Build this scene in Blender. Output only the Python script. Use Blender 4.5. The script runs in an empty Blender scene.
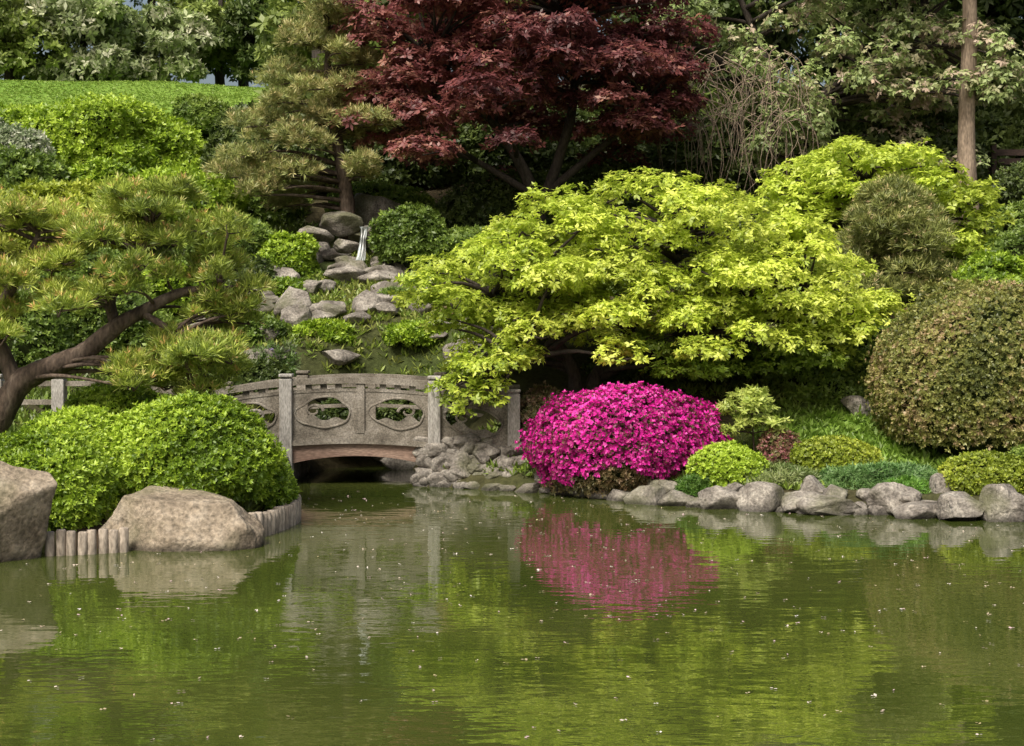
import bpy, bmesh, math
import numpy as np
from mathutils import Vector
R = np.random.default_rng(7)
D2 = bpy.data
scene = bpy.context.scene
COL = scene.collection

# ------------------------------------------------------------------ materials
def new_mat(name):
    m = D2.materials.new(name); m.use_nodes = True
    nt = m.node_tree; nt.nodes.clear()
    return m, nt, nt.nodes, nt.links

def leaf_mat(name, transl=0.3, rough=0.5, gloss=0.028):
    m, nt, N, L = new_mat(name)
    at = N.new('ShaderNodeAttribute'); at.attribute_name = 'Col'
    p = N.new('ShaderNodeBsdfDiffuse')
    t = N.new('ShaderNodeBsdfTranslucent'); mx = N.new('ShaderNodeMixShader'); mx.inputs[0].default_value = transl
    g = N.new('ShaderNodeBsdfGlossy'); g.inputs['Roughness'].default_value = rough; g.inputs['Color'].default_value = (1, 1, .95, 1)
    m2 = N.new('ShaderNodeMixShader'); m2.inputs[0].default_value = gloss
    o = N.new('ShaderNodeOutputMaterial')
    L.new(at.outputs['Color'], p.inputs['Color']); L.new(at.outputs['Color'], t.inputs['Color'])
    L.new(p.outputs[0], mx.inputs[1]); L.new(t.outputs[0], mx.inputs[2])
    L.new(mx.outputs[0], m2.inputs[1]); L.new(g.outputs[0], m2.inputs[2]); L.new(m2.outputs[0], o.inputs[0])
    return m

def noise_mat(name, cols, scale=3, detail=8, rough=0.85, bump=0.3, bdist=0.02, stretch=(1,1,1), fine=30, moss=0):
    m, nt, N, L = new_mat(name)
    tc = N.new('ShaderNodeTexCoord'); mp = N.new('ShaderNodeMapping'); mp.inputs['Scale'].default_value = stretch
    L.new(tc.outputs['Object'], mp.inputs[0])
    n1 = N.new('ShaderNodeTexNoise'); n1.inputs['Scale'].default_value = scale; n1.inputs['Detail'].default_value = detail
    n1.inputs['Roughness'].default_value = 0.65
    n2 = N.new('ShaderNodeTexNoise'); n2.inputs['Scale'].default_value = fine; n2.inputs['Detail'].default_value = 6
    L.new(mp.outputs[0], n1.inputs['Vector']); L.new(mp.outputs[0], n2.inputs['Vector'])
    cr = N.new('ShaderNodeValToRGB'); e = cr.color_ramp.elements
    k = len(cols)
    while len(e) < k: e.new(0.5)
    for i, c in enumerate(cols):
        e[i].position = 0.3 + 0.4 * i / (k - 1); e[i].color = (*c, 1)
    L.new(n1.outputs[0], cr.inputs[0])
    mr = N.new('ShaderNodeMapRange'); mr.inputs['From Min'].default_value = .3; mr.inputs['From Max'].default_value = .7
    mr.inputs['To Min'].default_value = .5; mr.inputs['To Max'].default_value = 1.3
    L.new(n2.outputs[0], mr.inputs[0])
    mul = N.new('ShaderNodeVectorMath'); mul.operation = 'SCALE'
    L.new(cr.outputs[0], mul.inputs[0]); L.new(mr.outputs[0], mul.inputs['Scale'])
    src = mul.outputs[0]
    if moss:
        n3 = N.new('ShaderNodeTexNoise'); n3.inputs['Scale'].default_value = 1.3; n3.inputs['Detail'].default_value = 9; L.new(tc.outputs['Object'], n3.inputs['Vector'])
        r3 = N.new('ShaderNodeMapRange'); r3.inputs[1].default_value = .5; r3.inputs[2].default_value = .64; r3.inputs[4].default_value = moss
        L.new(n3.outputs[0], r3.inputs[0])
        mx = N.new('ShaderNodeMixRGB'); mx.inputs[2].default_value = (.08, .085, .035, 1); L.new(r3.outputs[0], mx.inputs[0]); L.new(src, mx.inputs[1]); src = mx.outputs[0]
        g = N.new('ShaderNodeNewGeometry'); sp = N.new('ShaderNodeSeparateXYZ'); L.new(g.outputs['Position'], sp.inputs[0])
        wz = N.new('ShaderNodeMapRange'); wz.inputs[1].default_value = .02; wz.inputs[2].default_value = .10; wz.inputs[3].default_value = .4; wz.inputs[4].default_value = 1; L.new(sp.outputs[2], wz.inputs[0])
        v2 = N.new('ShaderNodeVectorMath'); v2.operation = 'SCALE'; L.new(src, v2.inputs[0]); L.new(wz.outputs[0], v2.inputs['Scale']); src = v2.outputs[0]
    p = N.new('ShaderNodeBsdfPrincipled'); p.inputs['Roughness'].default_value = rough
    p.inputs['Specular IOR Level'].default_value = 0.25
    L.new(src, p.inputs['Base Color'])
    ad = N.new('ShaderNodeMath'); ad.operation = 'ADD'
    L.new(n1.outputs[0], ad.inputs[0]); 
    h = N.new('ShaderNodeMath'); h.operation = 'MULTIPLY'; h.inputs[1].default_value = .35
    L.new(n2.outputs[0], h.inputs[0]); L.new(h.outputs[0], ad.inputs[1])
    b = N.new('ShaderNodeBump'); b.inputs['Strength'].default_value = bump; b.inputs['Distance'].default_value = bdist
    L.new(ad.outputs[0], b.inputs['Height']); L.new(b.outputs[0], p.inputs['Normal'])
    o = N.new('ShaderNodeOutputMaterial'); L.new(p.outputs[0], o.inputs[0])
    return m

M_leaf = leaf_mat('leaf', .34)
M_maple = leaf_mat('maple_leaf', .44)
M_needle = leaf_mat('pine_needle', .28)
M_petal = leaf_mat('petal', .35, .6, .01)
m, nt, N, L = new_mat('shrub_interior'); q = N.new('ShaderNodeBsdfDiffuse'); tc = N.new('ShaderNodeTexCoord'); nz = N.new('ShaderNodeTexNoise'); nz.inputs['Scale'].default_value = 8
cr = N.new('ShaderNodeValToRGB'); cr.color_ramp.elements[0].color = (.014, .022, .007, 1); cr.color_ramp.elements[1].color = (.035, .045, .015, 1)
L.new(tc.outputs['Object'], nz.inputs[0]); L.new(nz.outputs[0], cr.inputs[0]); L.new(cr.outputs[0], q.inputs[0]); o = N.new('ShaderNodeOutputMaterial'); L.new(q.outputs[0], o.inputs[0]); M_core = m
M_bark = noise_mat('bark', [(.035, .026, .019), (.10, .072, .054), (.18, .14, .11)], 5, bump=.9, bdist=.04, stretch=(1, 1, .35), fine=25)
M_barkd = noise_mat('bark_dark', [(.025, .02, .016), (.07, .056, .046)], 5, bump=.8, bdist=.03, stretch=(1, 1, .4))
M_barkp = noise_mat('bark_pale', [(.14, .105, .075), (.31, .24, .175)], 4, bump=.6, bdist=.03, stretch=(1, 1, .25))
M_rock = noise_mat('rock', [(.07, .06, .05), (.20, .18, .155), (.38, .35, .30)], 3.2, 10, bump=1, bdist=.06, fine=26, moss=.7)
M_rockt = noise_mat('rock_tan', [(.10, .078, .055), (.25, .205, .15), (.38, .33, .26)], 1.8, 10, bump=1, bdist=.06, fine=22, moss=.4)
M_wood = noise_mat('weathered_wood', [(.085, .072, .056), (.19, .168, .135), (.31, .28, .24)], 3, 10, bump=.5, bdist=.01, stretch=(1, 1, 1), fine=40)
M_post = noise_mat('pale_weathered_post', [(.22, .205, .18), (.43, .41, .38)], 4, 8, bump=.5, bdist=.01, stretch=(2, 2, .4), fine=40)
M_brown = noise_mat('bridge_beam_brown', [(.16, .10, .075), (.3, .21, .16)], 3, 8, bump=.4, bdist=.01, stretch=(.4, 1, 2))
M_log = noise_mat('log_edging', [(.2, .165, .13), (.42, .36, .29)], 5, 8, bump=.6, bdist=.01, stretch=(1, 1, .4))
M_fence = noise_mat('fence_wood', [(.03, .02, .015), (.065, .042, .032)], 4, stretch=(.5, 1, 2))

# ------------------------------------------------------------------ helpers
def nrm(v): return v / (np.linalg.norm(v, axis=-1, keepdims=True) + 1e-9)
def rdir(n): return nrm(R.normal(size=(n, 3)))
def wav(P, f, seed):
    r = np.random.default_rng(seed); o = np.zeros(len(P))
    for i in range(7):
        k = nrm(r.normal(size=3)) * f * r.uniform(.6, 1.6)
        o += np.sin(P @ k + r.uniform(0, 6.28))
    return o / 3.2

def empty(name, loc=(0, 0, 0)):
    e = D2.objects.new(name, None); e.empty_display_size = .3; COL.objects.link(e); return e

def quad_obj(name, V, C, mat, parent=None):
    n = len(V); me = D2.meshes.new(name)
    me.vertices.add(n * 4); me.loops.add(n * 4); me.polygons.add(n)
    me.vertices.foreach_set('co', V.reshape(-1).astype(np.float32))
    me.loops.foreach_set('vertex_index', np.arange(n * 4, dtype=np.int32))
    me.polygons.foreach_set('loop_start', np.arange(0, n * 4, 4, dtype=np.int32))
    me.polygons.foreach_set('loop_total', np.full(n, 4, dtype=np.int32))
    me.update(calc_edges=True)
    ca = me.color_attributes.new('Col', 'FLOAT_COLOR', 'POINT')
    cc = np.ones((n, 4, 4), np.float32); cc[:, :, :3] = np.clip(C, 0, .85)[:, None, :]
    ca.data.foreach_set('color', cc.reshape(-1))
    me.materials.append(mat)
    o = D2.objects.new(name, me); COL.objects.link(o)
    if parent: o.parent = parent
    return o

def mesh_obj(name, V, F, mat, parent=None, smooth=True):
    me = D2.meshes.new(name); me.from_pydata([tuple(v) for v in V], [], F); me.update()
    if smooth: me.polygons.foreach_set('use_smooth', np.ones(len(me.polygons), bool))
    me.materials.append(mat)
    o = D2.objects.new(name, me); COL.objects.link(o)
    if parent: o.parent = parent
    return o

class Acc:
    def __init__(s): s.V = []; s.F = []; s.n = 0
    def add(s, V, F):
        s.V += [tuple(v) for v in V]; s.F += [tuple(i + s.n for i in f) for f in F]; s.n = len(s.V)
    def box(s, a, b):
        x0, y0, z0 = a; x1, y1, z1 = b
        s.add([(x0, y0, z0), (x1, y0, z0), (x1, y1, z0), (x0, y1, z0), (x0, y0, z1), (x1, y0, z1), (x1, y1, z1), (x0, y1, z1)],
              [(0, 3, 2, 1), (4, 5, 6, 7), (0, 1, 5, 4), (1, 2, 6, 5), (2, 3, 7, 6), (3, 0, 4, 7)])
    def tube(s, pts, rad, sides=7, wob=0.0):
        pts = np.array(pts, float); n = len(pts)
        rad = np.interp(np.linspace(0, 1, n), np.linspace(0, 1, len(rad)), rad)
        V = []; F = []
        for i in range(n):
            t = pts[min(i + 1, n - 1)] - pts[max(i - 1, 0)]; t = t / (np.linalg.norm(t) + 1e-9)
            ref = np.array([0, 1, 0.01]) if abs(t[1]) < .9 else np.array([1, 0, 0.])
            u = np.cross(t, ref); u /= np.linalg.norm(u); w = np.cross(t, u)
            for j in range(sides):
                a = 6.2832 * j / sides; r = rad[i] * (1 + wob * R.uniform(-1, 1))
                V.append(pts[i] + (u * math.cos(a) + w * math.sin(a)) * r)
        for i in range(n - 1):
            for j in range(sides):
                k = (j + 1) % sides
                F.append((i * sides + j, i * sides + k, (i + 1) * sides + k, (i + 1) * sides + j))
        F.append(tuple(range(sides))[::-1]); F.append(tuple((n - 1) * sides + j for j in range(sides)))
        s.add(V, F)
    def obj(s, name, mat, parent=None, smooth=True): return mesh_obj(name, s.V, s.F, mat, parent, smooth)

def smooth_path(P, m=5):
    P = np.array(P, float)
    if len(P) < 3:
        return np.array([P[0] + (P[-1] - P[0]) * t for t in np.linspace(0, 1, m)])
    Q = np.vstack([2 * P[0] - P[1], P, 2 * P[-1] - P[-2]]); out = []
    for i in range(1, len(Q) - 2):
        for t in np.linspace(0, 1, m, endpoint=False):
            a, b, c, d = Q[i - 1], Q[i], Q[i + 1], Q[i + 2]
            out.append(.5 * ((2 * b) + (-a + c) * t + (2 * a - 5 * b + 4 * c - d) * t * t + (-a + 3 * b - 3 * c + d) * t ** 3))
    out.append(P[-1]); return np.array(out)

def rosette(P, N, m, L, W, C, a=(.1, .9), jit=.15, droop=0.0):
    n = len(P); N = nrm(N)
    ref = np.where(np.abs(N[:, 2:3]) < .9, np.array([[0, 0, 1.]]), np.array([[1., 0, 0]]))
    T1 = nrm(np.cross(N, ref)); T2 = np.cross(N, T1)
    ph = R.uniform(0, 6.28, (n, 1)); j = np.arange(m)[None, :]
    ang = ph + 6.2832 * j / m + R.uniform(-.4, .4, (n, m))
    aa = R.uniform(a[0], a[1], (n, m))[..., None]
    D = N[:, None] * aa + T1[:, None] * np.cos(ang)[..., None] + T2[:, None] * np.sin(ang)[..., None]
    D[..., 2] -= droop * R.uniform(.3, 1, (n, m)); D = nrm(D)
    S = nrm(np.cross(D, N[:, None] + R.normal(size=(n, m, 3)) * .3))
    sz = R.uniform(.75, 1.25, (n, 1, 1))
    Lr = L * sz * R.uniform(.65, 1.3, (n, m, 1)); Wr = W * sz * R.uniform(.75, 1.25, (n, m, 1))
    p0 = P[:, None] + D * Lr * .05
    V = np.stack([p0, p0 + D * Lr * .5 + S * Wr * .5, p0 + D * Lr, p0 + D * Lr * .5 - S * Wr * .5], axis=2)
    CC = C[:, None] * (1 + R.uniform(-jit, jit, (n, m, 1)))
    return V.reshape(-1, 4, 3), CC.reshape(-1, 3)

def mixcol(n, cols, P=None, f=1.5, seed=1, w=None):
    cols = np.array(cols, float); k = len(cols)
    t = R.uniform(0, 1, n)
    if P is not None: t = np.clip(.5 + .30 * wav(P, f, seed) + R.normal(size=n) * .26, 0, 1)
    x = t * (k - 1); i = np.clip(x.astype(int), 0, k - 2); fr = (x - i)[:, None]
    return cols[i] * (1 - fr) + cols[i + 1] * fr

# ------------------------------------------------------------------ terrain
SH = np.array([(-45, -2), (45, -2), (45, 12), (20, 15.2), (12, 16.9), (6.6, 18.6), (4.8, 19.3), (3.3, 19.8), (2.0, 20.6), (0.8, 21.6), (-0.6, 22.3),
               (-1.45, 22.7), (-1.5, 25.0), (-2.2, 26.3), (-3.3, 25.6), (-3.75, 23.6), (-3.9, 21.9), (-3.2, 20.2), (-2.8, 18.6), (-3.05, 17.3), (-3.9, 16.75), (-5.0, 15.95), (-6.5, 15.7), (-10, 15.2), (-45, 12)], float)
def shore_d(x, y):
    x = np.asarray(x, float); y = np.asarray(y, float)
    dm = np.full(x.shape, 1e9); ins = np.zeros(x.shape, bool)
    for i in range(len(SH)):
        a = SH[i]; b = SH[(i + 1) % len(SH)]; e = b - a
        t = np.clip(((x - a[0]) * e[0] + (y - a[1]) * e[1]) / (e @ e), 0, 1)
        dm = np.minimum(dm, np.hypot(x - a[0] - t * e[0], y - a[1] - t * e[1]))
        c = ((a[1] > y) != (b[1] > y)); 
        xx = a[0] + (y - a[1]) / (e[1] if abs(e[1]) > 1e-9 else 1e-9) * e[0]
        ins ^= c & (x < xx)
    return np.where(ins, -dm, dm)
def ground(x, y):
    x = np.asarray(x, float); y = np.asarray(y, float)
    d = shore_d(x, y); P = np.stack([x, y, x * 0], -1).reshape(-1, 3)
    hill = np.interp(y, [-1000, 21, 24, 27, 30, 34, 38, 45, 52, 60, 120, 1000], [0, .05, .75, 2.1, 3.4, 4.9, 6.3, 8.8, 11.2, 12, 13, 14])
    pen = np.where((y > 12) & (x < -3), .24 * np.clip(-x - 3.2, 0, 6), 0)
    rel = np.maximum(hill, pen)
    s = np.clip(d / 1.6, 0, 1); s = s * s * (3 - 2 * s)
    bump = (wav(P, 1.3, 3) * .08 + wav(P, .4, 4) * .18).reshape(x.shape)
    h = .26 * (1 - np.exp(-np.clip(d, 0, 50) / .18)) + rel * s + bump * np.clip(d / 3, 0, 1)
    return np.where(d < 0, -.9 * np.clip(-d / .8, 0, 1) - .02, h)
def axis(lo, hi, flo, fhi, st):
    a = list(np.arange(flo, fhi + 1e-6, st)); s = st; v = fhi
    while v < hi: s *= 1.25; v += s; a.append(min(v, hi))
    s = st; v = flo
    while v > lo: s *= 1.25; v -= s; a.insert(0, max(v, lo))
    return np.array(a)
xs = axis(-500, 500, -20, 18, .22); ys = axis(-200, 700, 13, 48, .22)
X, Y = np.meshgrid(xs, ys); Z = ground(X, Y)
nx, ny = len(xs), len(ys)
Vt = np.stack([X, Y, Z], -1).reshape(-1, 3)
ii, jj = np.meshgrid(np.arange(nx - 1), np.arange(ny - 1)); a0 = (jj * nx + ii).ravel()
Ft = np.stack([a0, a0 + 1, a0 + nx + 1, a0 + nx], -1)
me = D2.meshes.new('ground'); me.vertices.add(len(Vt)); me.loops.add(len(Ft) * 4); me.polygons.add(len(Ft))
me.vertices.foreach_set('co', Vt.reshape(-1).astype(np.float32)); me.loops.foreach_set('vertex_index', Ft.reshape(-1).astype(np.int32))
me.polygons.foreach_set('loop_start', np.arange(0, len(Ft) * 4, 4, dtype=np.int32)); me.polygons.foreach_set('loop_total', np.full(len(Ft), 4, dtype=np.int32))
me.update(calc_edges=True); me.polygons.foreach_set('use_smooth', np.ones(len(Ft), bool))
def lawn_mask(x, y):
    m1 = np.clip((y - 39) / 1.5, 0, 1) * np.clip((-5.5 - x) / 2, 0, 1)
    m2 = np.clip(1 - np.hypot((x - 6.0) / 2.6, (y - 22.8) / 2.0), 0, 1) * 2
    m3 = np.clip((y - 15) / 1, 0, 1) * np.clip((21 - y) / 1, 0, 1) * np.clip((-5 - x), 0, 1)
    return np.clip(m1 + m2 + m3, 0, 1)
lm = lawn_mask(Vt[:, 0], Vt[:, 1])[:, None]
gn = np.clip(.5 + .5 * wav(Vt, .9, 9), 0, 1)[:, None]
gc = (np.array([.06, .042, .027]) * (1 - gn) + np.array([.045, .06, .018]) * gn) * (1 - lm) + (np.array([.115, .20, .030]) * (1 - gn) + np.array([.15, .235, .04]) * gn) * lm
ca = me.color_attributes.new('Col', 'FLOAT_COLOR', 'POINT'); ca.data.foreach_set('color', np.hstack([gc, np.ones((len(gc), 1))]).astype(np.float32).reshape(-1))
m, nt, N, L = new_mat('ground_soil_and_grass')
at = N.new('ShaderNodeAttribute'); at.attribute_name = 'Col'
tc = N.new('ShaderNodeTexCoord'); nz = N.new('ShaderNodeTexNoise'); nz.inputs['Scale'].default_value = 9; nz.inputs['Detail'].default_value = 10; nz.inputs['Roughness'].default_value = .7
L.new(tc.outputs['Object'], nz.inputs['Vector'])
mr = N.new('ShaderNodeMapRange'); mr.inputs[1].default_value = .3; mr.inputs[2].default_value = .7; mr.inputs[3].default_value = .55; mr.inputs[4].default_value = 1.45
L.new(nz.outputs[0], mr.inputs[0]); vm = N.new('ShaderNodeVectorMath'); vm.operation = 'SCALE'; L.new(at.outputs['Color'], vm.inputs[0]); L.new(mr.outputs[0], vm.inputs['Scale'])
p = N.new('ShaderNodeBsdfPrincipled'); p.inputs['Roughness'].default_value = .95; p.inputs['Specular IOR Level'].default_value = .1; L.new(vm.outputs[0], p.inputs['Base Color'])
b = N.new('ShaderNodeBump'); b.inputs['Distance'].default_value = .06; b.inputs['Strength'].default_value = .8; L.new(nz.outputs[0], b.inputs['Height']); L.new(b.outputs[0], p.inputs['Normal'])
o = N.new('ShaderNodeOutputMaterial'); L.new(p.outputs[0], o.inputs[0]); me.materials.append(m)
COL.objects.link(D2.objects.new('ground', me))

# ------------------------------------------------------------------ water
m, nt, N, L = new_mat('pond_water')
geo = N.new('ShaderNodeNewGeometry')
def nz_(scale, st, det=2):
    mp = N.new('ShaderNodeMapping'); mp.inputs['Scale'].default_value = st; L.new(geo.outputs['Position'], mp.inputs[0])
    t = N.new('ShaderNodeTexNoise'); t.inputs['Scale'].default_value = scale; t.inputs['Detail'].default_value = det; L.new(mp.outputs[0], t.inputs['Vector']); return t
w1 = nz_(1.5, (.7, 1.5, 1), 2); w2 = nz_(6, (.6, 1.3, 1), 2); w3 = nz_(.25, (1, 1.6, 1), 2)
zr = N.new('ShaderNodeMapRange'); zr.inputs[1].default_value = .35; zr.inputs[2].default_value = .65; zr.inputs[3].default_value = .45; zr.inputs[4].default_value = 1.1
L.new(w3.outputs[0], zr.inputs[0])
s2 = N.new('ShaderNodeMath'); s2.operation = 'MULTIPLY'; s2.inputs[1].default_value = .38; L.new(w2.outputs[0], s2.inputs[0])
ad = N.new('ShaderNodeMath'); L.new(w1.outputs[0], ad.inputs[0]); L.new(s2.outputs[0], ad.inputs[1])
ml = N.new('ShaderNodeMath'); ml.operation = 'MULTIPLY'; L.new(ad.outputs[0], ml.inputs[0]); L.new(zr.outputs[0], ml.inputs[1])
b = N.new('ShaderNodeBump'); b.inputs['Distance'].default_value = .007; b.inputs['Strength'].default_value = 1; L.new(ml.outputs[0], b.inputs['Height'])
p = N.new('ShaderNodeBsdfPrincipled'); p.inputs['Roughness'].default_value = .01; p.inputs['IOR'].default_value = 2.0
cr = N.new('ShaderNodeValToRGB'); cr.color_ramp.elements[0].position = .35; cr.color_ramp.elements[0].color = (.036, .050, .009, 1); cr.color_ramp.elements[1].position = .65; cr.color_ramp.elements[1].color = (.052, .064, .014, 1)
L.new(w3.outputs[0], cr.inputs[0]); L.new(cr.outputs[0], p.inputs['Base Color']); L.new(b.outputs[0], p.inputs['Normal'])
o = N.new('ShaderNodeOutputMaterial'); L.new(p.outputs[0], o.inputs[0])
mesh_obj('pond_water', [(-46, -3, 0), (46, -3, 0), (46, 28, 0), (-46, 28, 0)], [(0, 1, 2, 3)], m, smooth=False)
n = 1300; fx = R.uniform(-9, 9, n); fy = 7 + 15 * R.uniform(0, 1, n) ** .8
k = shore_d(fx, fy) < -.1; fx, fy = fx[k], fy[k]; n = len(fx)
cc = mixcol(n, [(.75, .7, .66), (.6, .5, .42), (.35, .3, .15), (.7, .5, .55)])
V, C = rosette(np.stack([fx, fy, np.full(n, .006)], -1), np.tile([0, 0, 1.], (n, 1)), 2, .024, .02, cc, a=(.0, .15))
quad_obj('floating_petals', V, C, M_petal)

# ------------------------------------------------------------------ shrubs
def ico(s):
    bm = bmesh.new(); bmesh.ops.create_icosphere(bm, subdivisions=s, radius=1); r = (np.array([v.co[:] for v in bm.verts]), [tuple(v.index for v in f.verts) for f in bm.faces]); bm.free(); return r
ICO3 = ico(3); ICO4 = ico(4); ICO5 = ico(5)

def shrub(name, c, r, n, cols, m=7, L=.055, W=.024, lump=.07, lf=5, mat=None, a=(.2, 1.1), extra=None, core=True, seed=None, zmin=-.55, depth=.14, be=2.15):
    c = np.array(c, float); r = np.array(r, float); seed = seed or int(R.integers(1, 9999))
    e = empty(name)
    def shape(d):
        return (1 + lump * wav(d, lf, seed) + lump * .45 * wav(d, lf * 3.0, seed + 1) + lump * .3 * wav(d, lf * 7, seed + 2)) * (np.abs(d) ** be).sum(1) ** (-1 / be)
    d = rdir(int(n * 1.5)); d = d[d[:, 2] > zmin][:n]; n = len(d)
    P = c + d * r * (shape(d) * (1 + .03 * R.normal(size=n)) * (1 - depth * R.uniform(0, 1, n) ** 2))[:, None]
    Nn = nrm(nrm(d / r) + R.normal(size=(n, 3)) * .4 + np.array([0, 0, .25]))
    C = mixcol(n, cols, P, 3.5, seed + 5)
    V, CC = rosette(P, Nn, m, L, W, C, a)
    VV, CX = [V], [CC]
    if extra:
        for f in extra:
            v, q = f(P, Nn, d); VV.append(v); CX.append(q)
    quad_obj('leaves', np.concatenate(VV), np.concatenate(CX), mat or M_leaf, e)
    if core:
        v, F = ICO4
        mesh_obj('dark_inner_body', c + v * r * (shape(v) * (1 - depth) * .95)[:, None], F, M_core, e)  # solid dark body under the leaves, blocks the view through the shrub
    return e

GB = [(.09, .16, .010), (.18, .29, .016), (.30, .43, .03), (.42, .56, .055)]
GM = [(.07, .12, .018), (.14, .22, .03), (.24, .33, .055)]
GO = [(.09, .11, .025), (.19, .21, .045), (.29, .29, .075), (.40, .29, .16)]
GD = [(.035, .06, .013), (.07, .105, .022), (.12, .165, .036)]
GY = [(.15, .2, .016), (.28, .35, .03), (.43, .48, .06)]
shrub('boxwood_shrub', (-5.5, 16.75, .60), (.80, .72, .68), 6500, GB)
shrub('boxwood_shrub', (-5.45, 17.9, .85), (.74, .7, .63), 4500, GB)
shrub('boxwood_shrub', (-4.0, 17.65, .86), (1.0, .85, .77), 9500, GB)
shrub('boxwood_shrub', (-5.5, 19.7, 1.12), (.74, .6, .64), 3500, GB)
shrub('boxwood_shrub', (-3.12, 18.35, .5), (.28, .5, .36), 1600, GB, lump=.12)
def az_flow(P, Nn, d):
    n = len(P)
    keep = (d[:, 2] - .5 * np.minimum(d[:, 0], 0) + .15 * wav(d, 4, 77) + .10 * wav(d, 11, 78) > -.12)
    keep &= R.uniform(0, 1, n) < .95
    p = P[keep] + Nn[keep] * .03; c = mixcol(len(p), [(.24, .003, .10), (.50, .006, .23), (.70, .014, .36), (.78, .07, .46)], p, 5, 31)
    return rosette(p, Nn[keep], 5, .043, .036, c, a=(.1, 1.2))
shrub('magenta_azalea', (1.80, 21.85, .62), (1.50, 1.15, 1.02), 15000, [(.07, .07, .025), (.15, .12, .04), (.24, .15, .08)], m=5, L=.045, W=.018, lump=.10, extra=[az_flow], lf=3.6, be=1.95, seed=404)
shrub('round_shrub', (3.15, 20.75, .42), (.56, .5, .4), 2800, GB[1:], L=.045)
shrub('round_shrub', (4.82, 21.1, .48), (.62, .5, .42), 2800, GY, L=.045)
shrub('round_shrub', (6.62, 19.75, .42), (.66, .55, .36), 2800, GY, L=.045)
shrub('round_shrub', (7.5, 19.9, .5), (.6, .5, .4), 1800, GM, L=.045)
shrub('creeping_juniper', (5.35, 20.35, .3), (.9, .55, .24), 2600, [(.07, .16, .035), (.15, .27, .08), (.22, .34, .12)], m=9, L=.09, W=.014, lump=.16, lf=6, a=(.1, .7))
shrub('creeping_juniper', (3.7, 20.6, .27), (.68, .42, .24), 2000, [(.08, .13, .03), (.16, .22, .06), (.26, .3, .11)], m=9, L=.09, W=.014, lump=.16, lf=6, a=(.1, .7))
shrub('creeping_juniper', (5.5, 19.75, .2), (.3, .28, .2), 900, [(.1, .24, .03), (.2, .36, .05)], m=9, L=.08, W=.014, lump=.14, lf=6)
shrub('creeping_juniper', (2.7, 20.55, .2), (.3, .25, .18), 700, [(.07, .16, .02), (.16, .26, .05)], m=9, L=.08, W=.014, lump=.14, lf=6)
shrub('pink_azalea', (4.12, 21.75, .62), (.3, .35, .32), 1300, [(.10, .12, .03), (.28, .08, .1), (.16, .22, .05), (.42, .12, .18)], L=.045, lump=.2)
shrub('dark_shrub', (.5, 23.2, .95), (.5, .4, .55), 2300, [(.055, .065, .02), (.12, .11, .04), (.18, .11, .07)], lump=.15)
shrub('large_round_shrub', (7.62, 22.6, 1.62), (1.80, 1.6, 1.55), 19000, GO, lump=.04, L=.05, W=.024, m=6, depth=.08)
for c, r, n, col in [
    ((5.4, 25.0, 1.5), (1.2, .9, .75), 2600, GM), ((3.9, 25.6, 1.6), (1.1, .8, .8), 2400, GD), ((2.4, 25.4, 1.5), (1.2, .8, .6), 2400, GD), ((7.0, 25.6, 1.9), (1.0, .9, .7), 2600, GM),
    ((8.9, 26.2, 3.2), (.95, .9, .62), 3500, GB), ((8.2, 25.3, 2.6), (1.1, .8, .7), 3000, GO), ((9.8, 25.0, 2.3), (1.2, 1, .9), 2600, GM), ((10.5, 27.5, 3.6), (1.4, 1, .9), 2600, GM),
    ((-2.15, 30.6, 4.35), (.72, .7, .7), 3000, GM), ((-4.8, 30.6, 4.0), (.6, .6, .5), 2200, GB), ((-6.2, 31, 4.2), (1.0, .7, .7), 2600, GM),
    ((-1.0, 30.8, 4.2), (1.0, .7, .5), 2200, GM), ((-5.6, 29.3, 3.5), (.6, .6, .5), 1600, GD), ((-1.7, 29.4, 3.4), (.6, .45, .3), 1500, GM), ((-.8, 28.4, 3.0), (.8, .5, .4), 1600, GO),
    ((-9.35, 43.2, 8.9), (.85, .8, .62), 2200, GM), ((-3.6, 27.5, 2.4), (.6, .4, .22), 1300, GB), ((-1.9, 27.6, 2.4), (.6, .4, .24), 1300, GB),
    ((-4.9, 27.2, 2.4), (.6, .45, .32), 1500, GM), ((-2.35, 28.8, 3.1), (.4, .35, .22), 900, GM), ((-4.6, 29.1, 3.3), (.4, .35, .24), 900, GB), ((-7.6, 27.0, 2.6), (1.2, .8, .8), 2600, GM), ((-9.5, 26, 2.3), (1.5, 1, .9), 2600, GM),
    ((-5.9, 26.2, 2.0), (.8, .6, .5), 1600, GM), ((-4.6, 25.6, 1.5), (.7, .5, .4), 1500, GD), ((-6.8, 28.6, 3.2), (1.0, .7, .6), 2000, GB), ((-8.6, 29, 3.4), (1.1, .8, .7), 2200, GM),
    ((-6.3, 34.5, 5.4), (1.2, .8, .8), 2400, GM), ((.2, 27.3, 2.4), (.9, .6, .4), 1800, GM), ((-3.1, 33.8, 5.3), (1.3, .8, .6), 2400, GM), ((-.2, 33.5, 5.3), (1.5, .8, .8), 2600, GD), ((2.2, 34, 5.5), (2.0, 1, .9), 2800, GD),
    ((-3.0, 25.9, .75), (.55, .45, .5), 1300, GD), ((-2.1, 26.5, .95), (.6, .45, .6), 1400, GD), ((-1.3, 25.9, .9), (.5, .45, .5), 1300, GD),  # dark shrubs added behind the bridge so the opening beneath it looks dark
    ((11.6, 30.5, 4.4), (1.4, 1, .9), 2600, GM), ((12.8, 33.5, 5.6), (1.6, 1, .9), 2600, GD), ((4.8, 31.5, 4.6), (1.6, 1, .8), 2600, GD)]:
    shrub('hillside_shrub', c, r, n, col, L=.085, W=.04, m=6, lump=.17, lf=4)
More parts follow.
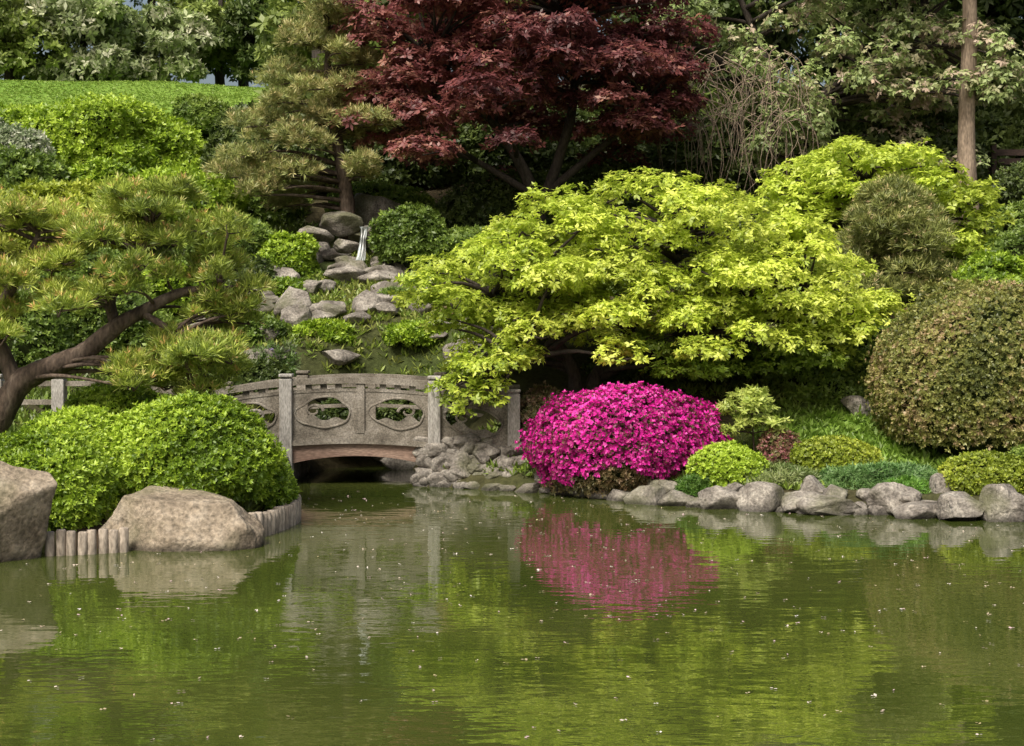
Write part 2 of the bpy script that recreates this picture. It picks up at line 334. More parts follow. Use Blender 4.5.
for i, x in enumerate(np.arange(-6.5, 16, 1.9)):
    y = 36.5 + R.uniform(-.8, 1.2); shrub('woodland_understory_shrub', (x, y, float(ground(x, y)) + .6), (1.35, 1.1, R.uniform(1.0, 1.5)), 1500, GD, L=.17, W=.075, m=6, lump=.16, lf=4)
for c, r, n, col in [((-11.0, 37.6, 7.3), (2.0, 1.5, 1.15), 5500, GB[1:]), ((-13.2, 38, 7.2), (1.6, 1.5, 1.3), 4200, GB), ((-9.3, 38.2, 6.9), (1.4, 1.2, 1.0), 4000, GB[1:]),
                     ((-9.9, 31, 4.7), (1.9, 1.1, .95), 5000, GY), ((-7.6, 33, 5.3), (1.2, 1.0, .9), 3200, GB), ((-12.3, 31, 4.6), (1.6, 1.1, 1.1), 4000, GY), ((-12, 34.2, 5.6), (1.6, 1.1, 1.1), 4000, GM), ((-9.6, 34.6, 5.6), (1.4, 1, .9), 3200, GB)]:
    shrub('broadleaf_shrub', c, r, n, col, L=.12, W=.055, m=6, lump=.2, lf=4, depth=.2)
shrub('white_flowering_shrub', (-12.3, 35, 6.5), (.9, .8, 1.0), 2200, [(.1, .16, .05), (.3, .36, .2), (.6, .6, .5)], L=.09, W=.04, lump=.2)
shrub('purple_iris_bed', (-4.35, 26.0, 1.85), (.4, .3, .35), 260, [(.08, .15, .03), (.14, .22, .05), (.16, .17, .12), (.34, .25, .5)], L=.11, W=.025, lump=.25, core=False, a=(.6, 1.8))

# ------------------------------------------------------------------ trees
def pad_pts(c, r, n, zmin=-.3, inner=.65, lump=.16):
    s = int(R.integers(1, 99999))
    d = rdir(int(n * 2.4)); d = d[d[:, 2] > zmin][:n]
    k = (1 + lump * wav(d, 4, s)) * (inner + (1 - inner) * R.uniform(0, 1, len(d)) ** .5)
    P = np.array(c) + d * np.array(r) * k[:, None]
    return P, nrm(d / np.array(r))

def limbs(acc, nodes, targets, r0=.05, r1=.012, sag=.1, sides=5):
    nodes = np.array(nodes)
    for t in targets:
        t = np.array(t); w = nodes[:, :3]; dd = np.linalg.norm((w - t) * [1, 1, 1.3], axis=1) + np.where(w[:, 2] > t[2] + .1, 1.2, 0)
        s = w[np.argmin(dd)]; mid = (s + t) / 2 + np.array([R.normal() * .12, R.normal() * .12, R.uniform(-.05, .12) + sag]) * np.linalg.norm(t - s) * .5
        L_ = np.linalg.norm(t - s)
        acc.tube(smooth_path([s, mid, t], 4), [r0 * min(1.5, .4 + L_ * .35), r1], sides)

def tree(name, trunks, pads, npad, cols, m=6, L=.1, W=.045, mat=None, bark=None, a=(0, .7), droop=0., up=.4, tip=None, r0=.06, lump=.18, inner=.6, zmin=-.35, cf=1.2, limb=True, twigs=0):
    e = empty(name); acc = Acc(); nodes = []
    for pts, rad in trunks:
        sp = smooth_path(pts, 6); acc.tube(sp, rad, 10, .06); nodes += list(sp[3:])
    if limb: limbs(acc, nodes, [np.array(p[0]) - np.array([0, 0, p[1][2] * .3]) for p in pads], r0)
    if limb and twigs:
        for p in pads:
            for _ in range(twigs):
                q = np.array(p[0]) + R.uniform(-.75, .75, 3) * np.array(p[1]) * [1, 1, .4]
                s = np.array(p[0]) - np.array([0, 0, p[1][2] * .3])
                acc.tube(smooth_path([s, (s + q) / 2 + R.normal(size=3) * .05, q], 3), [r0 * .35, .006], 4)
    acc.obj('trunk_and_limbs', bark or M_bark, e)
    Ps, Ns, Cs = [], [], []
    for p in pads:
        c, r = p[0], p[1]; vol = (r[0] * r[1]) 
        P, Nn = pad_pts(c, r, int(npad * vol), zmin, inner, lump)
        C = mixcol(len(P), p[2] if len(p) > 2 else cols, P, cf, 55) * R.uniform(.82, 1.15)
        Ps.append(P); Ns.append(nrm(Nn * .6 + np.array([0, 0, up]) + R.normal(size=P.shape) * .3)); Cs.append(C)
    P = np.concatenate(Ps); Nn = np.concatenate(Ns); C = np.concatenate(Cs)
    V, CC = rosette(P, Nn, m, L, W, C, a, droop=droop)
    if tip:
        k = R.uniform(0, 1, len(P)) < tip[0]
        v, q = rosette(P[k] + Nn[k] * L * .5, Nn[k], max(3, m // 2), L * .7, W, mixcol(k.sum(), tip[1]), a)
        V = np.concatenate([V, v]); CC = np.concatenate([CC, q])
    quad_obj('foliage', V, CC, mat or M_leaf, e)
    return e

# --- leaning pine, left
PN = [(.13, .18, .03), (.26, .34, .05), (.42, .50, .08), (.58, .62, .14)]
PT = (.16, [(.68, .38, .14), (.5, .38, .13), (.6, .62, .22)])
pads = []
for x, y, z, rx, ry, rz in [(-4.57, 19, 4.22, .95, .8, .3), (-6.2, 19.1, 3.98, .85, .8, .28), (-6.3, 18.6, 3.02, .75, .7, .28), (-4.9, 18.6, 3.82, .75, .6, .24), (-3.9, 19.1, 3.6, .6, .7, .3), (-4.85, 18.4, 3.2, .5, .5, .22),
        (-3.55, 18.9, 3.0, .58, .6, .28), (-6.9, 18.5, 2.55, .5, .5, .22), (-4.4, 18.5, 2.3, .8, .7, .28), (-4.95, 18.7, 1.95, .6, .5, .25), (-3.85, 18.8, 2.1, .45, .6, .28), (-5.6, 18.9, 3.55, .5, .5, .22),
        (-7.0, 19, 3.5, .6, .6, .24), (-3.95, 19.3, 2.65, .5, .6, .22), (-5.3, 19.6, 4.1, .7, .6, .25), (-7.6, 19, 3.0, .7, .7, .28), (-7.4, 19.3, 4.1, .7, .6, .28), (-5.4, 18.6, 3.0, .35, .35, .16), (-6.6, 19.2, 3.4, .8, .6, .25), (-4.2, 19.0, 3.3, .5, .5, .22), (-4.4, 18.9, 1.75, .6, .5, .2)]:
    for _ in range(6):
        pads.append(((x + R.uniform(-.75, .75) * rx, y + R.uniform(-.7, .7) * ry, z + R.uniform(-.85, .85) * rz), (rx * .38, ry * .42, rz * R.uniform(.45, .75))))
tree('leaning_pine_tree', [
    ([(-7.15, 19, .9), (-6.85, 19, 1.35), (-6.55, 18.95, 1.8), (-6.1, 18.9, 2.02), (-5.7, 18.95, 2.2), (-5.25, 18.9, 2.55), (-4.9, 18.9, 2.75), (-4.4, 18.95, 3.0), (-3.9, 19, 3.05)], [.21, .18, .15, .13, .1, .07, .04]),
    ([(-6.6, 18.95, 1.75), (-6.8, 19, 2.2), (-6.9, 18.9, 2.6), (-6.55, 18.9, 3.2), (-6.3, 19, 3.8)], [.12, .1, .07, .03]),
    ([(-5.25, 18.9, 2.5), (-5.35, 19, 2.95), (-5.0, 19, 3.35), (-4.8, 19, 3.9)], [.08, .07, .03]),
    ([(-4.9, 18.9, 2.72), (-4.5, 18.7, 2.5), (-4.3, 18.6, 2.25)], [.05, .03])],
    pads, 1200, PN, m=12, L=.125, W=.0125, mat=M_needle, a=(.35, 2.0), tip=PT, r0=.04, up=.8, zmin=-.35, twigs=2, inner=.25)
# --- upright pine
pads = []
for x, z, rx, rz in [(-4.4, 8.9, .9, .3), (-5.0, 8.1, 1.1, .35), (-3.9, 7.75, .9, .3), (-5.5, 7.15, .9, .3), (-4.3, 6.75, 1.2, .33), (-5.9, 6.1, .9, .3), (-4.8, 6.0, 1.1, .33), (-3.3, 7.0, .8, .28), (-3.2, 6.1, .7, .26), (-3.6, 8.5, .6, .25), (-5.2, 5.5, .8, .26), (-4.2, 9.6, .8, .35), (-3.7, 9.3, .6, .3), (-4.6, 7.4, .9, .3)]:
    for _ in range(6):
        pads.append(((x + R.uniform(-.7, .7) * rx, 32 + R.uniform(-1.0, 1.0), z + R.uniform(-.7, .7) * rz), (rx * .48, .5, rz * R.uniform(.6, 1.0))))
tree('upright_pine_tree', [([(-3.75, 32.1, 3.9), (-3.7, 32.1, 5.2), (-3.85, 32, 6.4), (-4.1, 32, 7.8), (-4.1, 32, 9.2)], [.2, .16, .12, .05])],
     pads, 480, [(.10, .13, .04), (.20, .24, .07), (.31, .34, .10), (.42, .38, .16)], m=10, L=.15, W=.018, mat=M_needle, a=(.3, 1.8), tip=(.12, [(.48, .34, .17), (.42, .40, .16)]), r0=.05, up=.7, inner=.25)
# --- small mounded pine, right
pads = []
for i in range(44):
    t = i / 44; z = 3.0 + 2.15 * t; w = 1.35 * math.sqrt(max(.05, 1 - t ** 2.2))
    an = R.uniform(0, 6.28); q = w * R.uniform(.3, .85)
    pads.append(((7.25 + q * math.cos(an), 27 + q * math.sin(an) * .8, z), (.45, .45, .24)))
tree('mounded_pine_tree', [([(7.25, 27.1, 2.0), (7.2, 27, 3.2), (7.25, 27, 4.7)], [.12, .08, .03])], pads, 700,
     [(.13, .16, .04), (.25, .28, .075), (.37, .37, .12)], m=10, L=.14, W=.016, mat=M_needle, a=(.3, 1.8), tip=(.2, [(.45, .34, .18), (.46, .46, .16)]), up=.6)

# --- dome maples
def dome_pads(cx, cy, rx, ry, ztop, drop, n, pr, pz, layers=2, gap=.7, expo=2.2, zj=.16):
    out = []
    for l in range(layers):
        for i in range(n):
            r = math.sqrt((i + .5) / n); 
            if l and r < .35: continue
            th = i * 2.39996 + l * 1.3 + R.uniform(-.25, .25)
            z = ztop - drop * r ** expo - l * gap + R.uniform(-zj, zj) - pz
            s = R.uniform(.7, 1.25)
            out.append(((cx + rx * r * math.cos(th) * (1 - .06 * l), cy + ry * r * math.sin(th) * (1 - .06 * l), z), (pr * s, pr * s, pz * R.uniform(.8, 1.3))))
    return out
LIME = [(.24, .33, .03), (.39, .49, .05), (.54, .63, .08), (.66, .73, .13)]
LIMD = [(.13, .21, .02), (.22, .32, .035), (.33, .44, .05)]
pads = dome_pads(2.35, 24.3, 3.85, 2.4, 4.98, 1.7, 70, .45, .25, 3, .5, zj=.26)
for x, y, z, s in [(-1.55, 23.8, 3.0, .5), (-1.3, 24, 3.55, .5), (-1.0, 23.6, 2.6, .45), (-1.45, 23.5, 3.3, .4), (6.1, 24, 2.95, .5), (5.6, 23.6, 2.5, .55), (5.9, 23.8, 2.7, .4), (-.45, 22.5, 1.9, .42), (-.85, 22.45, 1.68, .38), (-.05, 22.5, 1.98, .38), (-.35, 22.55, 1.62, .35), (-.95, 22.5, 1.38, .25), (-.6, 22.4, 1.45, .3), (.1, 22.9, 2.1, .4), (-.7, 22.5, 1.95, .35), (-1.1, 22.5, 1.6, .25), (-.3, 22.4, 1.4, .25), (-.8, 22.4, 1.2, .18)]:
    pads.append(((x, y, z), (s, s, s * .5)))
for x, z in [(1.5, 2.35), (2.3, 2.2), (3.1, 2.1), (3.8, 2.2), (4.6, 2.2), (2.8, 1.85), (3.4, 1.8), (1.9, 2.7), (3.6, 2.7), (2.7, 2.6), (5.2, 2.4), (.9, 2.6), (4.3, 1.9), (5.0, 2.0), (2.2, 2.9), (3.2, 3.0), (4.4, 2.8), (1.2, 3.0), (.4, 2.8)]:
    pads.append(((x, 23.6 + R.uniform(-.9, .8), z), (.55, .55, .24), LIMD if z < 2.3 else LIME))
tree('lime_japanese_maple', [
    ([(1.15, 24.3, .6), (1.1, 24.3, 1.3), (1.0, 24.2, 1.9), (.5, 24.1, 2.6), (-.3, 24, 3.1)], [.15, .12, .09, .04]),
    ([(1.2, 24.3, .6), (1.35, 24.3, 1.5), (1.9, 24.4, 2.4), (2.6, 24.4, 3.3), (3.0, 24.4, 4.1)], [.15, .12, .09, .03]),
    ([(1.5, 24.3, 1.7), (2.6, 24.2, 2.3), (3.8, 24.2, 2.7), (5.0, 24.2, 3.0)], [.11, .09, .07, .03]),
    ([(.9, 24.2, 2.0), (.6, 23.6, 2.1), (.1, 22.9, 2.0)], [.06, .04])],
    pads, 520, LIME, m=6, L=.088, W=.042, mat=M_maple, bark=M_barkd, a=(-.15, .6), droop=.45, up=.7, inner=.5, twigs=1, lump=.3, zmin=-.45)
pads = dome_pads(7.4, 29.2, 2.6, 1.8, 6.4, 1.6, 38, .5, .25, 3, .5, zj=.22)
tree('lime_japanese_maple', [([(7.2, 29.3, 3.0), (7.2, 29.3, 4.2), (7.3, 29.3, 5.6)], [.14, .1, .04]), ([(7.2, 29.3, 4.0), (8.4, 29.2, 4.7), (9.3, 29, 5.0)], [.08, .04])],
     pads, 330, LIME[:3] + [(.50, .62, .09)], m=6, L=.11, W=.05, mat=M_maple, bark=M_barkd, a=(-.1, .6), droop=.35, up=.7, lump=.28)
pads = [((3.7 + R.uniform(-.5, .5), 22 + R.uniform(-.3, .3), R.uniform(.9, 1.6)), (.2, .2, .1)) for _ in range(22)]
tree('maple_sapling', [([(3.8, 22.1, .25), (3.75, 22.05, .8), (3.7, 22, 1.4)], [.025, .015, .008])], pads, 480, [(.28, .38, .06), (.48, .56, .13), (.62, .68, .2)], m=6, L=.1, W=.04, mat=M_maple, a=(-.1, .5), droop=.3, r0=.02, inner=.2)
PUR = [(.08, .026, .03), (.18, .055, .058), (.29, .10, .09), (.38, .19, .13)]
pads = dome_pads(.3, 32.2, 3.7, 2.8, 11.6, 2.9, 54, .66, .34, 3, .95, zj=.5)
for x, z in [(-3.0, 7.9), (-2.6, 7.3), (-3.1, 8.8), (3.5, 7.4), (3.7, 8.2), (3.0, 6.9), (-1.8, 6.9), (2.2, 6.9), (.5, 7.6), (-3.3, 7.1), (-2.2, 7.9), (1.4, 7.5), (-.8, 7.3), (-3.5, 9.6)]:
    pads.append(((x, 31.5, z), (.6, .6, .3)))
tree('purple_japanese_maple', [([(.6, 32.3, 3.9), (.55, 32.3, 5.3), (.1, 32.2, 6.4), (-.8, 32, 7.6), (-1.8, 32, 8.6)], [.2, .15, .10, .05]), ([(.55, 32.3, 5.0), (1.0, 32.2, 6.2), (1.4, 32.2, 7.8), (1.2, 32.2, 9.6)], [.15, .11, .06]),
     ([(.8, 32.2, 5.6), (2.0, 32.1, 6.6), (3.0, 32, 7.4)], [.1, .05]), ([(.4, 32.2, 5.6), (-.8, 32.1, 6.3), (-2.0, 32, 6.9)], [.09, .04])],
     pads, 300, PUR, m=6, L=.125, W=.058, mat=M_maple, bark=M_barkd, a=(-.1, .6), droop=.35, up=.8, lump=.3)
# --- weeping cherry upper right
pads = []
for i in range(140):
    x = R.uniform(3.6, 11.6); zz = R.uniform(0, 1); z = 6.3 + 5.8 * zz
    if x < 5.6 and z < 8.6: continue
    pads.append(((x, 34.3 + R.uniform(-1.2, 1.6), z), (.62, .62, .5)))
e = tree('weeping_cherry_tree', [([(6.6, 35, 4.9), (6.5, 35, 7), (6.2, 35, 9), (5.4, 35, 11)], [.2, .16, .12, .06]), ([(6.5, 35, 7), (8, 35, 8.6), (9.6, 35, 9.6)], [.14, .06]), ([(6.5, 35, 7.4), (5, 34.5, 9), (4, 34, 9.4)], [.12, .05])],
     pads, 180, [(.14, .19, .06), (.24, .32, .10), (.34, .41, .16), (.48, .37, .28)], m=6, L=.13, W=.06, bark=M_barkd, a=(-.2, .5), droop=.8, up=.4, inner=.3, lump=.3)
acc = Acc()
for i in range(120):
    x = R.uniform(3.7, 6.6); y = 33.0 + R.uniform(-.5, .6); z = R.uniform(7.3, 9.0); q = R.choice([-1, 1]) * R.uniform(.1, .5); dz = R.uniform(.8, 2.2)
    acc.tube(smooth_path([(x, y, z), (x + q, y, z - .2), (x + q * 1.5 + R.normal() * .1, y - .1, z - dz * .55), (x + q * 1.4 + R.normal() * .15, y - .1, z - dz)], 3), [.013, .009, .005], 4)
acc.obj('weeping_twigs', M_barkp, e)

# --- tall bare trunk, right
acc = Acc(); acc.tube(smooth_path([(10.75, 33.5, 5.0), (10.65, 33.5, 7), (10.7, 33.5, 10), (10.55, 33.5, 14), (10.7, 33.5, 19)], 6), [.25, .2, .17, .13, .06], 12, .05)
e = empty('tall_conifer_tree'); acc.tube([(10.7, 33.5, 8.5), (11.5, 33.3, 8.9)], [.05, .02]); 
pads = [((10.7 + R.uniform(-2, 2), 33.5 + R.uniform(-1.6, 1.6), z), (.9, .9, .35)) for z in np.linspace(11, 19.5, 34)]
limbs(acc, [(10.65, 33.5, z) for z in np.linspace(8, 18.5, 14)], [p[0] for p in pads], .05)
acc.obj('trunk', M_barkp, e)
PP = [pad_pts(c, r, 110) for c, r in pads]; P = np.concatenate([q[0] for q in PP]); Nn = np.concatenate([q[1] for q in PP])
V, C = rosette(P, Nn, 6, .25, .06, mixcol(len(P), GD, P, 1, 3)); quad_obj('foliage', V, C, M_leaf, e)

# --- background woodland and distant trees
def crown_mass(name, crowns, L=.36, W=.16, per=700):
    e = empty(name); acc = Acc(); Vs, Cs = [], []
    for (c, r, cols, base) in crowns:
        c = np.array(c, float); r = np.array(r, float)
        acc.tube(smooth_path([(c[0] + .2, c[1], base), (c[0] - .1, c[1], (base + c[2]) / 2), (c[0], c[1], c[2] + r[2] * .5)], 4), [.3, .22, .08], 8, .05)
        k = 26
        d = rdir(k); cc = c + d * r * R.uniform(.35, .9, (k, 1))
        limbs(acc, [(c[0], c[1], z) for z in np.linspace(c[2] - r[2] * .8, c[2] + r[2] * .5, 6)], cc[::2], .09, .03)
        for q in cc:
            s = R.uniform(.22, .42) * r.mean()
            P, Nn = pad_pts(q, (s * 1.1, s * 1.1, s * .7), int(per * R.uniform(.7, 1.3) / 12), -.6, .5, .25)
            C = mixcol(len(P), cols, P, .8, 11) * R.uniform(.65, 1.25)
            v, w = rosette(P, nrm(Nn + R.normal(size=P.shape) * .4), 6, L, W, C, (-.1, .8), droop=.2); Vs.append(v); Cs.append(w)
    acc.obj('trunks', M_barkd, e); quad_obj('foliage', np.concatenate(Vs), np.concatenate(Cs), M_leaf, e)
DK = [(.04, .07, .015), (.075, .12, .026), (.13, .18, .04)]
MD = [(.10, .14, .03), (.18, .24, .05), (.28, .35, .08)]
PL = [(.17, .23, .07), (.32, .40, .16), (.6, .6, .42)]
cr_ = []
for x in np.arange(-5.5, 32, 3.1):
    for l, (zc, rz) in enumerate([(7.8, 2.8), (11.8, 3.2), (16.5, 3.6), (21, 3.5)]):
        cr_.append(((x + R.uniform(-.8, .8), 40 + R.uniform(-1, 3) + l * .5, zc + R.uniform(-.5, .5)), (2.7, 2.2, rz), DK if R.uniform() < .6 else MD, 6.0))
crown_mass('background_woodland', cr_, L=.30, W=.13, per=850)
cr_ = []
for x, y, z, r, c in [(-25, 62, 15, 4, MD), (-21, 60, 14.6, 3.4, MD), (-18.2, 61, 14.8, 3.0, PL), (-15.8, 63, 14.8, 2.6, PL), (-13.4, 66, 17, 3.2, MD), (-10.4, 64, 15.5, 2.6, DK), (-7.6, 60, 15, 3.2, DK), (-23, 66, 21, 5, MD), (-17, 68, 21.5, 5, MD),
                      (-9.5, 66, 22.5, 5, MD), (-13, 69, 25, 4.5, MD), (-30, 62, 17, 5, MD), (-35, 60, 18, 6, MD), (-29, 68, 24, 6, DK), (-5, 56, 15, 4, DK), (-5, 58, 21, 4.5, DK), (-20, 70, 27, 5, MD), (-40, 58, 20, 6, MD)]:
    cr_.append(((x, y, z), (r, r * .8, r * .85), c, 11.5))
crown_mass('distant_trees', cr_, per=1100, L=.28, W=.13)

# ------------------------------------------------------------------ ground cover
n = 90000; gx = R.uniform(-17, 13, n); gy = R.uniform(15.5, 46, n)
sd = shore_d(gx, gy); G = np.stack([gx, gy, np.zeros(n)], -1); mk = wav(G, 1.1, 21) + .4 * wav(G, 3, 22)
lw = lawn_mask(gx, gy)
k = (sd > .25) & ((mk > -.35) | (lw > .3)) & ((gy > 20) | (gx < -2.5)) & ~((gy > 34) & (gx > -5)) & (gy < 39)
gx, gy = gx[k], gy[k]; gz = ground(gx, gy); P = np.stack([gx, gy, gz], -1); n = len(P)
up = np.tile([0, 0, 1.], (n, 1)) + R.normal(size=(n, 3)) * .25
C = mixcol(n, [(.06, .09, .015), (.13, .20, .03), (.22, .31, .045), (.29, .32, .08)], P, 1.1, 41)
lw = lw[k][:, None]; C = C * (1 - lw) + np.array([.18, .29, .04]) * lw * R.uniform(.7, 1.3, (n, 1))
V, CC = rosette(P, up, 5, .15, .045, C, (.4, 1.6)); quad_obj('ground_cover_plants', V, CC, M_leaf)
n = 22000; gx = R.uniform(-24, -6.5, n); gy = R.uniform(41, 55, n); P = np.stack([gx, gy, ground(gx, gy)], -1)
V, CC = rosette(P, np.tile([0, 0, 1.], (n, 1)) + R.normal(size=(n, 3)) * .2, 4, .065, .04, mixcol(n, [(.16, .27, .035), (.22, .33, .05), (.27, .38, .07)], P, .7, 8), (.2, 1.0)); quad_obj('lawn_grass', V, CC, M_leaf)

# ------------------------------------------------------------------ rocks
def rock_v(seed, r, ico=ICO4, cuts=14, dmin=.5, top=None):
    g = np.random.default_rng(seed); v = ico[0].copy()
    for i in range(cuts):
        nn = nrm(g.normal(size=3)); dd = g.uniform(dmin, .84)
        if top and i == 0: nn = nrm(np.array(top[:3])); dd = top[3]
        v -= np.maximum(0, v @ nn - dd)[:, None] * nn
    v *= (1 + .03 * wav(v, 5, seed) + .018 * wav(v, 14, seed + 1) + .01 * wav(v, 30, seed + 2))[:, None]
    return v * np.array(r) * 1.15
def rotz(v, a):
    c, s = math.cos(a), math.sin(a); return np.stack([v[:, 0] * c - v[:, 1] * s, v[:, 0] * s + v[:, 1] * c, v[:, 2]], -1)
mesh_obj('boulder', rock_v(12, (.85, .6, .86), ICO5, 12, .42) + np.array((-5.75, 15.5, .25)), ICO5[1], M_rockt)
mesh_obj('boulder', rock_v(61, (.86, .5, .62), ICO5, 11, .66, top=(.12, -.12, 1, .62)) + np.array((-3.86, 16.45, .12)), ICO5[1], M_rockt)
acc = Acc()
path = smooth_path([(-1.3, 22.75, 0), (-.55, 22.35, 0), (.8, 21.55, 0), (2.0, 20.5, 0), (3.3, 19.75, 0), (4.8, 19.2, 0), (6.6, 18.55, 0), (9, 17.6, 0), (13, 16.6, 0)], 12)
s = 0; seg = np.r_[0, np.cumsum(np.linalg.norm(np.diff(path, axis=0), axis=1))]; i = 0
while s < seg[-1]:
    big = R.uniform() < .38 and s > 3.0; w = R.uniform(.28, .42) if big else R.uniform(.14, .27)
    if s > 3: w *= 1.1
    p = np.array([np.interp(s + w, seg, path[:, q]) for q in range(3)]); h = w * R.uniform(.5, .8) * (1 if s > 3 else .8)
    acc.add(rotz(rock_v(100 + i, (w, w * .75, h), ICO4), R.uniform(-.4, .2)) + p + [0, R.uniform(-.05, .12), h * .22], ICO4[1])
    if R.uniform() < .8:
        w2 = R.uniform(.12, .24); acc.add(rock_v(400 + i, (w2, w2, w2 * .7), ICO3) + p + [R.uniform(-.2, .2), .33, .22], ICO3[1])
    s += w * R.uniform(1.4, 1.75); i += 1
for x, y, z, w, h in [(4.35, 19.3, .1, .42, .14), (4.0, 19.55, .1, .4, .16), (5.15, 19.3, .16, .32, .24), (5.9, 18.75, .14, .45, .2), (6.45, 18.6, .2, .32, .32), (5.9, 19.6, .3, .22, .2), (4.25, 20.0, .2, .28, .22), (2.9, 19.95, .1, .35, .2)]:
    acc.add(rock_v(int(x * 100), (w, w * .7, h), ICO4) + [x, y, z], ICO4[1])
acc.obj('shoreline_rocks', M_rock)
acc = Acc()
for i in range(80):
    x = R.uniform(-1.5, .5); z = R.uniform(0, .72) * (1 if x < -.2 else .85); w = R.uniform(.12, .24)
    acc.add(rock_v(700 + i, (w, w * .8, w * .7), ICO3) + [x, 22.75 - .35 * (x + 1.5) * .5 + z * .45 + R.uniform(-.05, .05), z], ICO3[1])
for i in range(45):
    x = R.uniform(-5.2, -3.75); z = R.uniform(0, .6); w = R.uniform(.13, .25)
    acc.add(rock_v(800 + i, (w, w * .8, w * .7), ICO3) + [x, 22.6 + z * .4, z], ICO3[1])
acc.obj('stone_abutment', M_rock)
acc = Acc()
hr = [(-2.3, 26.3, .6, .2), (-3.4, 26.5, .55, .18), (-1.2, 26.2, .6, .25), (-1.9, 25.7, .45, .22), (-.5, 26.0, .5, .22), (-4.3, 28.1, .5, .4), (-2.9, 28.2, .4, .33), (-3.0, 33, .9, .7),
      (-2.3, 32.2, .6, .6), (-5.2, 28.4, .45, .3), (-3.5, 25.9, .5, .25), (-2.8, 26.5, .4, .2), (-4.6, 26.1, .5, .2), (.3, 26.3, .5, .3), (-1.6, 28.7, .4, .3), (-6.3, 29.6, .5, .3), (5.8, 23.8, .3, .2), (-2.2, 25.4, .5, .25), (-1.5, 25.9, .5, .28), (-.9, 26.5, .4, .3), (-.2, 26.8, .4, .3), (-5.6, 27.6, .4, .3), (-4.1, 25.5, .45, .22)]
g = np.random.default_rng(8)
for i in range(34): hr.append((g.uniform(-6.2, -.2), g.uniform(26.6, 32), g.uniform(.2, .48), g.uniform(.14, .3)))
for i, (x, y, w, h) in enumerate(hr):
    acc.add(rotz(rock_v(900 + i * 7, (w, w * .7, h)), g.uniform(-.5, .5)) + [x, y, float(ground(x, y)) + h * .5], ICO4[1])
acc.obj('hillside_rocks', M_rock)
# rocky cascade with a small waterfall
cs = empty('rock_cascade'); acc = Acc(); g = np.random.default_rng(3)
for i in range(26):
    t = i / 26; y = 31.8 - 4.6 * t; cxx = -3.25 - .35 * math.sin(t * 5); side = g.choice([-1, 1]) * g.uniform(.45, 1.9)
    w = g.uniform(.2, .38); acc.add(rotz(rock_v(1500 + i, (w * 1.2, w * .8, w * .5)), g.uniform(-.4, .4)) + [cxx + side, y, float(ground(cxx + side, y)) + .12], ICO4[1])
for i, (x, y, z, w) in enumerate([(-3.85, 31.6, 4.85, .5), (-2.8, 31.6, 4.75, .36), (-3.25, 31.9, 4.6, .5), (-3.65, 31.25, 4.35, .32), (-2.82, 31.2, 4.3, .3), (-4.3, 31.3, 4.6, .4), (-3.6, 30.9, 3.95, .28), (-2.85, 30.9, 3.9, .28), (-3.3, 30.3, 3.75, .4), (-3.55, 29.6, 3.2, .35)]):
    acc.add(rock_v(1600 + i, (w, w * .7, w * .5)) + [x, y, z], ICO4[1])
acc.obj('cascade_rocks', M_rock, cs)
m, nt, N, L = new_mat('falling_water')
tc = N.new('ShaderNodeTexCoord'); mp = N.new('ShaderNodeMapping'); mp.inputs['Scale'].default_value = (34, 3, 2.5); L.new(tc.outputs['Object'], mp.inputs[0])
q = N.new('ShaderNodeTexNoise'); q.inputs['Scale'].default_value = 1; q.inputs['Detail'].default_value = 4; L.new(mp.outputs[0], q.inputs['Vector'])
r_ = N.new('ShaderNodeValToRGB'); r_.color_ramp.elements[0].position = .42; r_.color_ramp.elements[0].color = (.05, .055, .045, 1); r_.color_ramp.elements[1].position = .68; r_.color_ramp.elements[1].color = (.42, .46, .46, 1); L.new(q.outputs[0], r_.inputs[0])
p = N.new('ShaderNodeBsdfPrincipled'); p.inputs['Roughness'].default_value = .3; L.new(r_.outputs[0], p.inputs['Base Color']); o = N.new('ShaderNodeOutputMaterial'); L.new(p.outputs[0], o.inputs[0])
V = []; F = []
prof = [(31.5, 4.78), (31.15, 4.75), (31.0, 4.66), (30.94, 4.45), (30.9, 4.12), (30.7, 4.0)]
for i, (y, z) in enumerate(prof):
    for j in range(9):
        u = j / 8 - .5; V.append((-3.24 + u * (.17 + .05 * math.sin(i * 1.7)) + .03 * math.sin(i), y + .03 * math.sin(j * 2.1), z + .012 * math.sin(j * 3 + i)))
for i in range(len(prof) - 1):
    for j in range(8): a = i * 9 + j; F.append((a, a + 1, a + 10, a + 9))
mesh_obj('waterfall', V, F, m, cs)

# log palisade edging
acc = Acc()
def logs(path, r=.055):
    path = smooth_path(path, 8); seg = np.r_[0, np.cumsum(np.linalg.norm(np.diff(path, axis=0), axis=1))]
    for s in np.arange(0, seg[-1], r * 2.04):
        p = [np.interp(s, seg, path[:, q]) for q in range(3)]; h = p[2] + R.uniform(-.02, .02); lx, ly = R.normal(size=2) * .008
        acc.tube([(p[0], p[1], -.4), (p[0] + lx, p[1] + ly, h - .015), (p[0] + lx, p[1] + ly, h)], [r, r, r * .8], 12)
logs([(-5.12, 15.7, .27), (-4.75, 15.8, .27), (-4.3, 16.0, .26)])
logs([(-3.3, 16.7, .30), (-3.05, 17.1, .30), (-2.86, 17.9, .30), (-2.84, 18.7, .30), (-3.2, 19.9, .30)])
acc.obj('log_edging', M_log)

